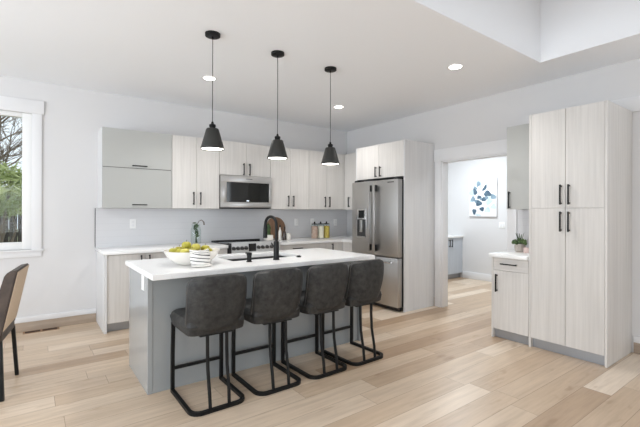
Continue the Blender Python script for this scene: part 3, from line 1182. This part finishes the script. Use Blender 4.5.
# ------------------------------------------------------------------ pendants and ceiling lights
def pendant(label):
    t = thing('pendant_light', label, 'pendant light', (0, 0, 0), 'black pendants over the island')
    zb = 1.883
    obj('canopy', lathe(B(), [(0, H), (.062, H), (.062, H - .022), (.055, H - .026), (.008, H - .026), (.008, H - .045), (0, H - .045)], n=24), 'black', t)
    obj('cord', tube(B(), [(0, 0, H - .03), (0, 0, zb + .12)], .0028, 6), 'black', t)
    obj('socket_cap', lathe(B(), [(0, .232), (.008, .23), (.012, .212), (.026, .206), (.028, .19), (.024, .186), (.024, .17), (0, .17)], n=20, cz=zb), 'black', t)
    sh = obj('lamp_shade', lathe(B(), [(0, .172), (.047, .172), (.052, .166), (.098, .002), (.098, 0), (.095, 0), (.049, .160), (0, .164)], n=36, cz=zb), 'pend', t)
    obj('bulb', lathe(B(), [(0, .016), (.085, .016), (.0935, .008), (.085, .004), (0, .004)], n=28, cz=zb), 'lamp2', t)
    t.location = (-3.494, -2.375, 0)
    return t


p0 = pendant('leftmost black cone pendant light over the island')
for (x, y), dz, lb in (((-2.860, -2.36), -.024, 'middle black cone pendant light over the island'),
                       ((-2.222, -2.345), -.029, 'rightmost black cone pendant light over the island')):
    pc = dup(p0, (x, y, 0), lb)
    for ch in pc.children:
        if ch.name.split('.')[0] in ('socket_cap', 'lamp_shade', 'bulb'):
            ch.location.z = dz

t = thing('recessed_light', 'round recessed ceiling light behind the leftmost pendant cord', 'ceiling light', (-3.12, -1.30, H), 'recessed ceiling lights')
obj('trim_ring', lathe(B(), [(.06, -.002), (.078, -.006), (.085, 0), (.06, 0), (.06, -.002)], n=28), 'trim', t, local=True)
obj('lens', lathe(B(), [(0, -.0035), (.061, -.0035), (.061, 0), (0, 0)], n=28), 'lamp', t, local=True)
r0 = t
dup(r0, (-1.216, -1.245, H), 'round recessed ceiling light near the corner beyond the pendants')
dup(r0, (-1.226, -3.144, H), 'round recessed ceiling light nearest the raised ceiling well')

def spot(name, loc, power, size=.07, color=(1, .985, .965)):
    l = bpy.data.lights.new(name, 'SPOT')
    l.energy = power
    l.spot_size = 2.3
    l.spot_blend = .8
    l.shadow_soft_size = size
    l.color = color
    o = bpy.data.objects.new(name, l)
    COL.objects.link(o)
    o.location = loc


for i, p in enumerate(((-3.12, -1.30), (-1.216, -1.245), (-1.226, -3.144))):
    spot('recessed_lamp', (p[0], p[1], H - .02), 62)
for p in ((-3.494, -2.375), (-2.86, -2.36), (-2.222, -2.345)):
    spot('pendant_lamp', (p[0], p[1], 1.845), 9, .08)

l = area_light('hall_fill', (1.3, -1.35, H - .11), (0, 0, 0), .3, .3, 50, (.86, .94, 1))  # unseen fill without a fixture, added to brighten the hall
l.data.shape = 'DISK'
l = area_light('hall_fill', (1.2, -3.2, H - .03), (0, 0, 0), .3, .3, 16, (.86, .94, 1))  # second unseen fill, added to light the door jamb
l.data.shape = 'DISK'

# ------------------------------------------------------------------ island still life
bc = Vector((-3.605, -2.205))
t = thing('fruit_bowl', 'wide white ceramic bowl of fruit on the island', 'bowl', (bc.x, bc.y, CT))
bm = lathe(B(), [(0, 0), (.105, 0), (.112, .003), (.152, .020), (.188, .052), (.214, .090), (.229, .114), (.228, .118), (.222, .116), (.206, .088), (.180, .056), (.146, .028), (.10, .014), (0, .012)], bc.x, bc.y, 44, CT)
obj('body', bm, 'cer', t)

fr_list = [
    (-.10, -.045, .085, 'apple', 'yellow-green apple at the left end of the fruit bowl'),
    (-.03, -.085, .085, 'apple', 'yellow-green apple at the front of the bowl beside the towel'),
    (-.035, .03, .135, 'apple', 'topmost yellow-green apple heaped in the middle of the bowl'),
    (.105, .01, .098, 'apple', 'yellow-green apple at the right end of the fruit bowl'),
    (.03, .005, .115, 'apple2', 'brownish green apple between the topmost and the right-end apple'),
    (.045, -.11, .07, 'apple', None), (.10, -.06, .08, 'apple', None), (-.07, .09, .09, 'apple', None),
    (.03, .10, .09, 'apple', None), (-.13, .03, .085, 'apple', None), (-.085, -.105, .09, 'apple2', 'tan-green apple at the front left rim of the fruit bowl')]
for i, (dx, dy, dz, mm, lb) in enumerate(fr_list):
    p = (bc.x + dx * 1.12, bc.y + dy * 1.12, CT + dz + .022)
    t = thing('apple', lb or 'yellow-green apple low in the heap of the white bowl', 'apple', p, 'apples in the white bowl')
    bm = B()
    blob(bm, p, .040, 1, 1, .94, f=lambda d: 1 - .16 * max(0, abs(d.z) - .72) / .28 * (1 if d.z > 0 else .7))
    obj('flesh', bm, mm, t)
    bm = B()
    tube(bm, [(p[0], p[1], p[2] + .026), (p[0] + .004, p[1] + .002, p[2] + .046)], .002, 6)
    obj('stem', bm, 'stem', t)

# towel hanging over the bowl rim and resting on the counter
dirv = Vector((-.02, -1)).normalized()
side = Vector((-dirv.y, dirv.x))
path = [(.165, .098), (.200, .116), (.224, .1235), (.236, .118), (.243, .10), (.250, .06), (.259, .02), (.270, .006), (.288, .005)]
P2 = []
for i in range(len(path) - 1):
    for k in range(4):
        f_ = k / 4
        P2.append((path[i][0] * (1 - f_) + path[i + 1][0] * f_, path[i][1] * (1 - f_) + path[i + 1][1] * f_))
P2.append(path[-1])
bm = B()
uvl = bm.loops.layers.uv.new('UVMap')
nx = 14
grid = {}
for j, (rr, zz) in enumerate(P2):
    for i in range(nx + 1):
        s = -1 + 2 * i / nx
        wv = .004 * math.sin(s * 5 + j * .25)
        curve = -.055 * s * s * (1 - max(0, (rr - .22)) / .07 * .6)
        q = bc + dirv * (rr + wv + curve) + side * (s * (.072 + .010 * j / len(P2)))
        grid[i, j] = bm.verts.new((q.x, q.y, CT + zz + .0035 + (.006 * s * s if zz > .09 else 0)))
for j in range(len(P2) - 1):
    for i in range(nx):
        fc = bm.faces.new((grid[i, j], grid[i + 1, j], grid[i + 1, j + 1], grid[i, j + 1]))
        for lp, (a, b) in zip(fc.loops, ((i, j), (i + 1, j), (i + 1, j + 1), (i, j + 1))):
            lp[uvl].uv = (a / nx, 1 - b / (len(P2) - 1))
o = obj('striped_towel', bm, 'towel', loc=(bc.x + dirv.x * .25, bc.y + dirv.y * .25, CT))
sm = o.modifiers.new('thick', 'SOLIDIFY')
sm.thickness = .005
sm.offset = 1
tag(o, 'white towel with dark stripes draped over the fruit bowl', 'towel')

# ------------------------------------------------------------------ back counter still life
KZ = .916
vx, vy = -2.90, -.22
t = thing('glass_vase', 'clear glass jar of green stems left of the range', 'vase', (vx, vy, KZ))
obj('body', lathe(B(), [(0, 0), (.066, 0), (.070, .006), (.070, .20), (.056, .235), (.054, .262), (.058, .270), (.053, .270), (.050, .235), (.065, .198), (.065, .010), (0, .008)], vx, vy, 28, KZ), 'glass', t)
t = thing('leafy_stem_bunch', 'bunch of green stems curling out of the glass jar', 'stems', (vx, vy, KZ + .01))
bm = B()
rnd = random.Random(5)
for k in range(7):
    a = rnd.uniform(0, 6.28)
    tube(bm, [(vx + .02 * math.cos(a), vy + .02 * math.sin(a), KZ + .012), (vx - .012 * math.cos(a), vy - .012 * math.sin(a), KZ + .16), (vx + .015 * math.cos(a), vy + .015 * math.sin(a), KZ + .28)], .004, 6)
obj('stem', bm, 'leaf_d', t)
bm = B()
cur = [(vx + .01, vy, KZ + .25), (vx + .04, vy, KZ + .31), (vx + .075, vy, KZ + .33), (vx + .11, vy, KZ + .30), (vx + .115, vy, KZ + .26)]
tube(bm, cur, [.004, .004, .005, .007, .009], 7)
obj('curled_stem', bm, 'stem', t)
bm = B()
for k in range(22):
    a, z = rnd.uniform(0, 6.28), rnd.uniform(.10, .30)
    c = Vector((vx + .022 * math.cos(a), vy + .022 * math.sin(a), KZ + z))
    d = Vector((math.cos(a) * .3, math.sin(a) * .3, rnd.uniform(-1, .5))).normalized() * .035
    s = d.cross(Vector((math.sin(a), -math.cos(a), .3))).normalized() * .010
    bm.faces.new([bm.verts.new(c + q) for q in (-d, s, d, -s)])
obj('leaves', bm, 'leaf_d', t, smooth=False)

bm = B()
lathe(bm, [(0, -.011), (.173, -.011), (.178, -.007), (.178, .007), (.173, .011), (0, .011)], n=40)
bmesh.ops.rotate(bm, verts=bm.verts, matrix=Matrix.Rotation(PI / 2 - .13, 3, 'X'))
bmesh.ops.translate(bm, verts=bm.verts, vec=(-1.545, -.052, KZ + .181))
o = obj('round_cutting_board', bm, 'boardw', loc=(-1.545, -.052, KZ))
tag(o, 'round brown wooden cutting board leaning on the backsplash', 'cutting board')

t = thing('potted_herb', 'green herb in white pot seen behind the faucet arch', 'plant', (-1.765, -.20, KZ))
obj('pot', bx(-1.825, -1.705, -.25, -.15, KZ, KZ + .085, .006), 'cer', t)
bm = B()
for k in range(60):
    a = rnd.uniform(0, 6.28)
    h_ = rnd.uniform(.04, .18)
    c = Vector((-1.765 + rnd.uniform(0, .05) * math.cos(a), -.20 + rnd.uniform(0, .045) * math.sin(a), KZ + .06 + h_))
    d = Vector((rnd.uniform(-.4, .4), rnd.uniform(-.4, .4), 1)).normalized() * .04
    s = d.cross(Vector((math.sin(a), math.cos(a), .1))).normalized() * .011
    bm.faces.new([bm.verts.new(c + q) for q in (-d, s, d, -s)])
obj('leaves', bm, 'leaf', t, smooth=False)

for x, y, h_, r, mm, lb in ((-1.555, -.20, .22, .026, 'cer', 'white bottle with dark cap in front of the cutting board'),
                            (-1.535, -.30, .20, .026, 'cork', 'dark brown bottle beside the white bottle on back counter')):
    t = thing('bottle', lb, 'bottle', (x, y, KZ), 'bottles beside the cutting board')
    obj('body', lathe(B(), [(0, 0), (r, 0), (r, h_ * .55), (r * .85, h_ * .66), (r * .4, h_ * .76), (r * .38, h_ * .92), (0, h_ * .92)], x, y, 20, KZ), mm, t)
    obj('cap', lathe(B(), [(0, h_ * .9), (r * .45, h_ * .9), (r * .45, h_ * 1.05), (0, h_ * 1.06)], x, y, 16, KZ), 'plastic_k', t)
t = thing('recipe_box', 'small white box at the right of the cutting board', 'box', (-1.46, -.27, KZ))
obj('body', bx(-1.495, -1.425, -.31, -.23, KZ, KZ + .09, .004), 'cer', t)
obj('lid', bx(-1.499, -1.421, -.314, -.226, KZ + .09, KZ + .105, .003), 'cer', t)

for i, (x, mm, lb) in enumerate(((-.968, 'food_a', 'glass storage jar of reddish beans, left of three'),
                                 (-.845, 'food_b', 'glass storage jar of cream flour, middle of three'),
                                 (-.722, 'food_c', 'glass storage jar of yellow pasta, right of three'))):
    y = -.32
    t = thing('storage_jar', lb, 'jar', (x, y, KZ), 'storage jars on the corner counter')
    obj('glass', lathe(B(), [(0, 0), (.055, 0), (.058, .004), (.058, .232), (.055, .236), (.054, .23), (.054, .008), (0, .006)], x, y, 28, KZ), 'glass', t)
    obj('contents', lathe(B(), [(0, .009), (.0535, .009), (.0535, .205), (0, .218)], x, y, 24, KZ), mm, t)
    obj('lid', lathe(B(), [(0, .236), (.05, .236), (.051, .240), (.051, .248), (.01, .254), (.014, .272), (.008, .282), (0, .283)], x, y, 24, KZ), 'black', t)

# succulent beside the pantry
t = thing('potted_succulent', 'small green succulent in grey pot beside the pantry', 'plant', (-.25, -3.325, .916))
sx_, sy_ = -.25, -3.322
obj('pot', lathe(B(), [(0, 0), (.045, 0), (.055, .012), (.058, .06), (.052, .088), (.047, .088), (.05, .06), (0, .05)], sx_, sy_, 26, .916), 'pot', t)
bm = B()
for k in range(70):
    a = rnd.uniform(0, 6.28)
    rr = rnd.uniform(.01, .078)
    c = Vector((sx_ + rr * math.cos(a), sy_ + rr * math.sin(a), .916 + .10 + rnd.uniform(-.02, .05) * (1 - rr / .09)))
    blob(bm, c, .017, .6 + .4 * abs(math.cos(a)), .6 + .4 * abs(math.sin(a)), rnd.uniform(.6, 1.5), 7, 5)
obj('leaves', bm, 'leaf', t)
bm = B()
for k in range(9):
    a = rnd.uniform(0, 6.28)
    tube(bm, [(sx_, sy_, 1.0), (sx_ + .02 * math.cos(a), sy_ + .02 * math.sin(a), 1.05), (sx_ + .045 * math.cos(a), sy_ + .045 * math.sin(a), 1.10 + rnd.uniform(0, .03))], [.004, .004, .002], 5)
obj('stem', bm, 'leaf_d', t)
o = obj('candle_holder', lathe(B(), [(0, 0), (.032, 0), (.037, .006), (.037, .05), (.033, .054), (.03, .05), (.03, .03), (0, .03)], -.31, -3.43, 22, .916), 'pink', loc=(-.31, -3.43, .916))
tag(o, 'small pale pink candle holder beside the succulent pot', 'candle holder')

# ------------------------------------------------------------------ hall
t = thing('hall_cabinet', 'blue-grey base cabinet with white top in the hall', 'cabinet', (2.0, -.4, 0))
hy = -.775
obj('carcass', bx(1.2, 2.498, hy + .02, -.002, .1, .835), 'hallcab', t)
obj('toe_kick', bx(1.2, 2.498, hy + .06, hy + .075, 0, .1), 'kick', t)
door(t, 'y', 1.25, 1.65, .102, .832, hy, 'hallcab', (1.61, .73, .15))
door(t, 'y', 1.65, 2.07, .102, .832, hy, 'hallcab', (2.03, .73, .15))
door(t, 'y', 2.07, 2.496, .102, .832, hy, 'hallcab', (2.11, .73, .15))
o = obj('countertop', bx(1.18, 2.498, hy - .02, -.002, .835, .87, .003), 'quartz', loc=(1.8, -.4, .835))
tag(o, 'white top on the blue-grey cabinet in the hall', 'countertop', 'white quartz countertops')

cy0, cy1, cz0, cz1 = -.945, -1.53, 1.275, 2.03
t = thing('canvas_picture', 'white canvas with abstract blue-grey leaf shapes on the hall wall', 'picture', (2.48, -1.24, 1.28))
obj('canvas', bx(2.462, 2.499, cy1, cy0, cz0, cz1, .003), 'canvas', t)
sets = {'ink_a': [(325, 190, 10, 26), (345, 232, 26, 20), (285, 255, 16, 12), (283, 300, 22, 20), (305, 342, 16, 15), (250, 360, 14, 20), (318, 272, 15, 15), (256, 215, 14, 24)],
        'ink_b': [(255, 190, 14, 15), (385, 255, 22, 17), (268, 290, 14, 20), (300, 268, 14, 10), (240, 268, 16, 20), (335, 262, 12, 16), (280, 160, 14, 20)],
        'ink_c': [(278, 150, 22, 26), (232, 222, 22, 22), (355, 292, 26, 16), (385, 325, 20, 18), (345, 348, 18, 20), (275, 385, 24, 8), (360, 262, 18, 16), (295, 180, 10, 22), (230, 280, 14, 14)]}
rnd = random.Random(8)
for mk, lst in sets.items():
    off = {'ink_c': .0012, 'ink_b': .0022, 'ink_a': .0032}[mk]
    for (px, py, rx, ry) in lst:
        bm = B()
        a0 = rnd.uniform(0, 6.28)
        tilt = rnd.uniform(-.6, .6)
        vs = []
        for k in range(18):
            a = 2 * PI * k / 18
            q = 1 + .16 * math.sin(3 * a + a0)
            ex, ey = rx * q * math.cos(a), ry * q * math.sin(a)
            X_, Y_ = px + ex * math.cos(tilt) - ey * math.sin(tilt), py + ex * math.sin(tilt) + ey * math.cos(tilt)
            X_ = min(max(X_, 212), 403)
            Y_ = min(max(Y_, 122), 392)
            vs.append(bm.verts.new((2.462 - off, cy0 + (X_ - 210) / 195 * (cy1 - cy0), cz1 - (Y_ - 120) / 275 * (cz1 - cz0))))
        bm.faces.new(vs)
        obj('painted_leaf', bm, mk, t, smooth=False)
t = thing('light_switch', 'white double switch plate on the hall wall', 'switch', (2.5, -1.62, 1.11))
obj('cover_plate', bx(2.493, 2.4995, -1.68, -1.565, 1.05, 1.17, .002), 'white_pl', t)
for y in (-1.645, -1.60):
    obj('rocker', bx(2.489, 2.494, y - .015, y + .015, 1.08, 1.14, .001, 1), 'trim', t)

# ------------------------------------------------------------------ floor vent, dining chair
t = thing('floor_vent', 'brown slotted floor vent below the dining window', 'vent', (-4.62, -.075, 0))
obj('frame', bx(-4.79, -4.45, -.125, -.028, 0, .004, .001, 1), 'vent', t)
for a, b in ((-4.77, -4.63), (-4.61, -4.47)):
    obj('slot', bx(a, b, -.108, -.045, .003, .0055), 'dark', t)

t = thing('dining_chair', 'dining chair with tan back and dark brown sides near the window', 'chair', (-4.84, -1.675, 0), rz=-.138)
hw = .235


def plate(secs, y0, y1):
    bm = B()
    V = [[bm.verts.new(p) for p in ((xo, y0, z), (xo, y1, z), (xi, y1, z2), (xi, y0, z2))] for xo, xi, z, z2 in secs]
    for a, b in zip(V, V[1:]):
        for i in range(4):
            j = (i + 1) % 4
            bm.faces.new((a[i], a[j], b[j], b[i]))
    bm.faces.new(V[0])
    bm.faces.new(V[-1])
    return bm


def back_x(z):
    return .20 * (z - .505)


bm = plate([(back_x(z), back_x(z) - th, z, z - .012) for z, th in ((.455, .06), (.60, .082), (.75, .085), (.90, .075), (.93, .06))], -hw, hw)
bmesh.ops.recalc_face_normals(bm, faces=bm.faces)
bmesh.ops.bevel(bm, geom=[e for e in bm.edges if e.calc_face_angle(0) > .6], offset=.008, segments=2, affect='EDGES')
bk = obj('backrest', bm, 'brownl', t, local=True)
bm = plate([(back_x(z) + .004, back_x(z) - .002, z, z) for z in (.49, .62, .75, .88, .915)], -hw + .010, hw - .010)
obj('back_panel', bm, 'tan', bk, local=True)
obj('seat', bx(-.50, -.01, -hw, hw, .40, .475, .02, 3), 'brownl', t, local=True)
for (xa, ya, xb, yb_) in ((-.02, hw - .02, 0, .258), (-.02, -hw + .02, 0, -.258), (-.45, hw - .03, -.48, .25), (-.45, -hw + .03, -.48, -.25)):
    obj('leg', tube(B(), [(xa, ya, .42), (xb, yb_, 0)], .0125, square=True), 'black', t, local=True)
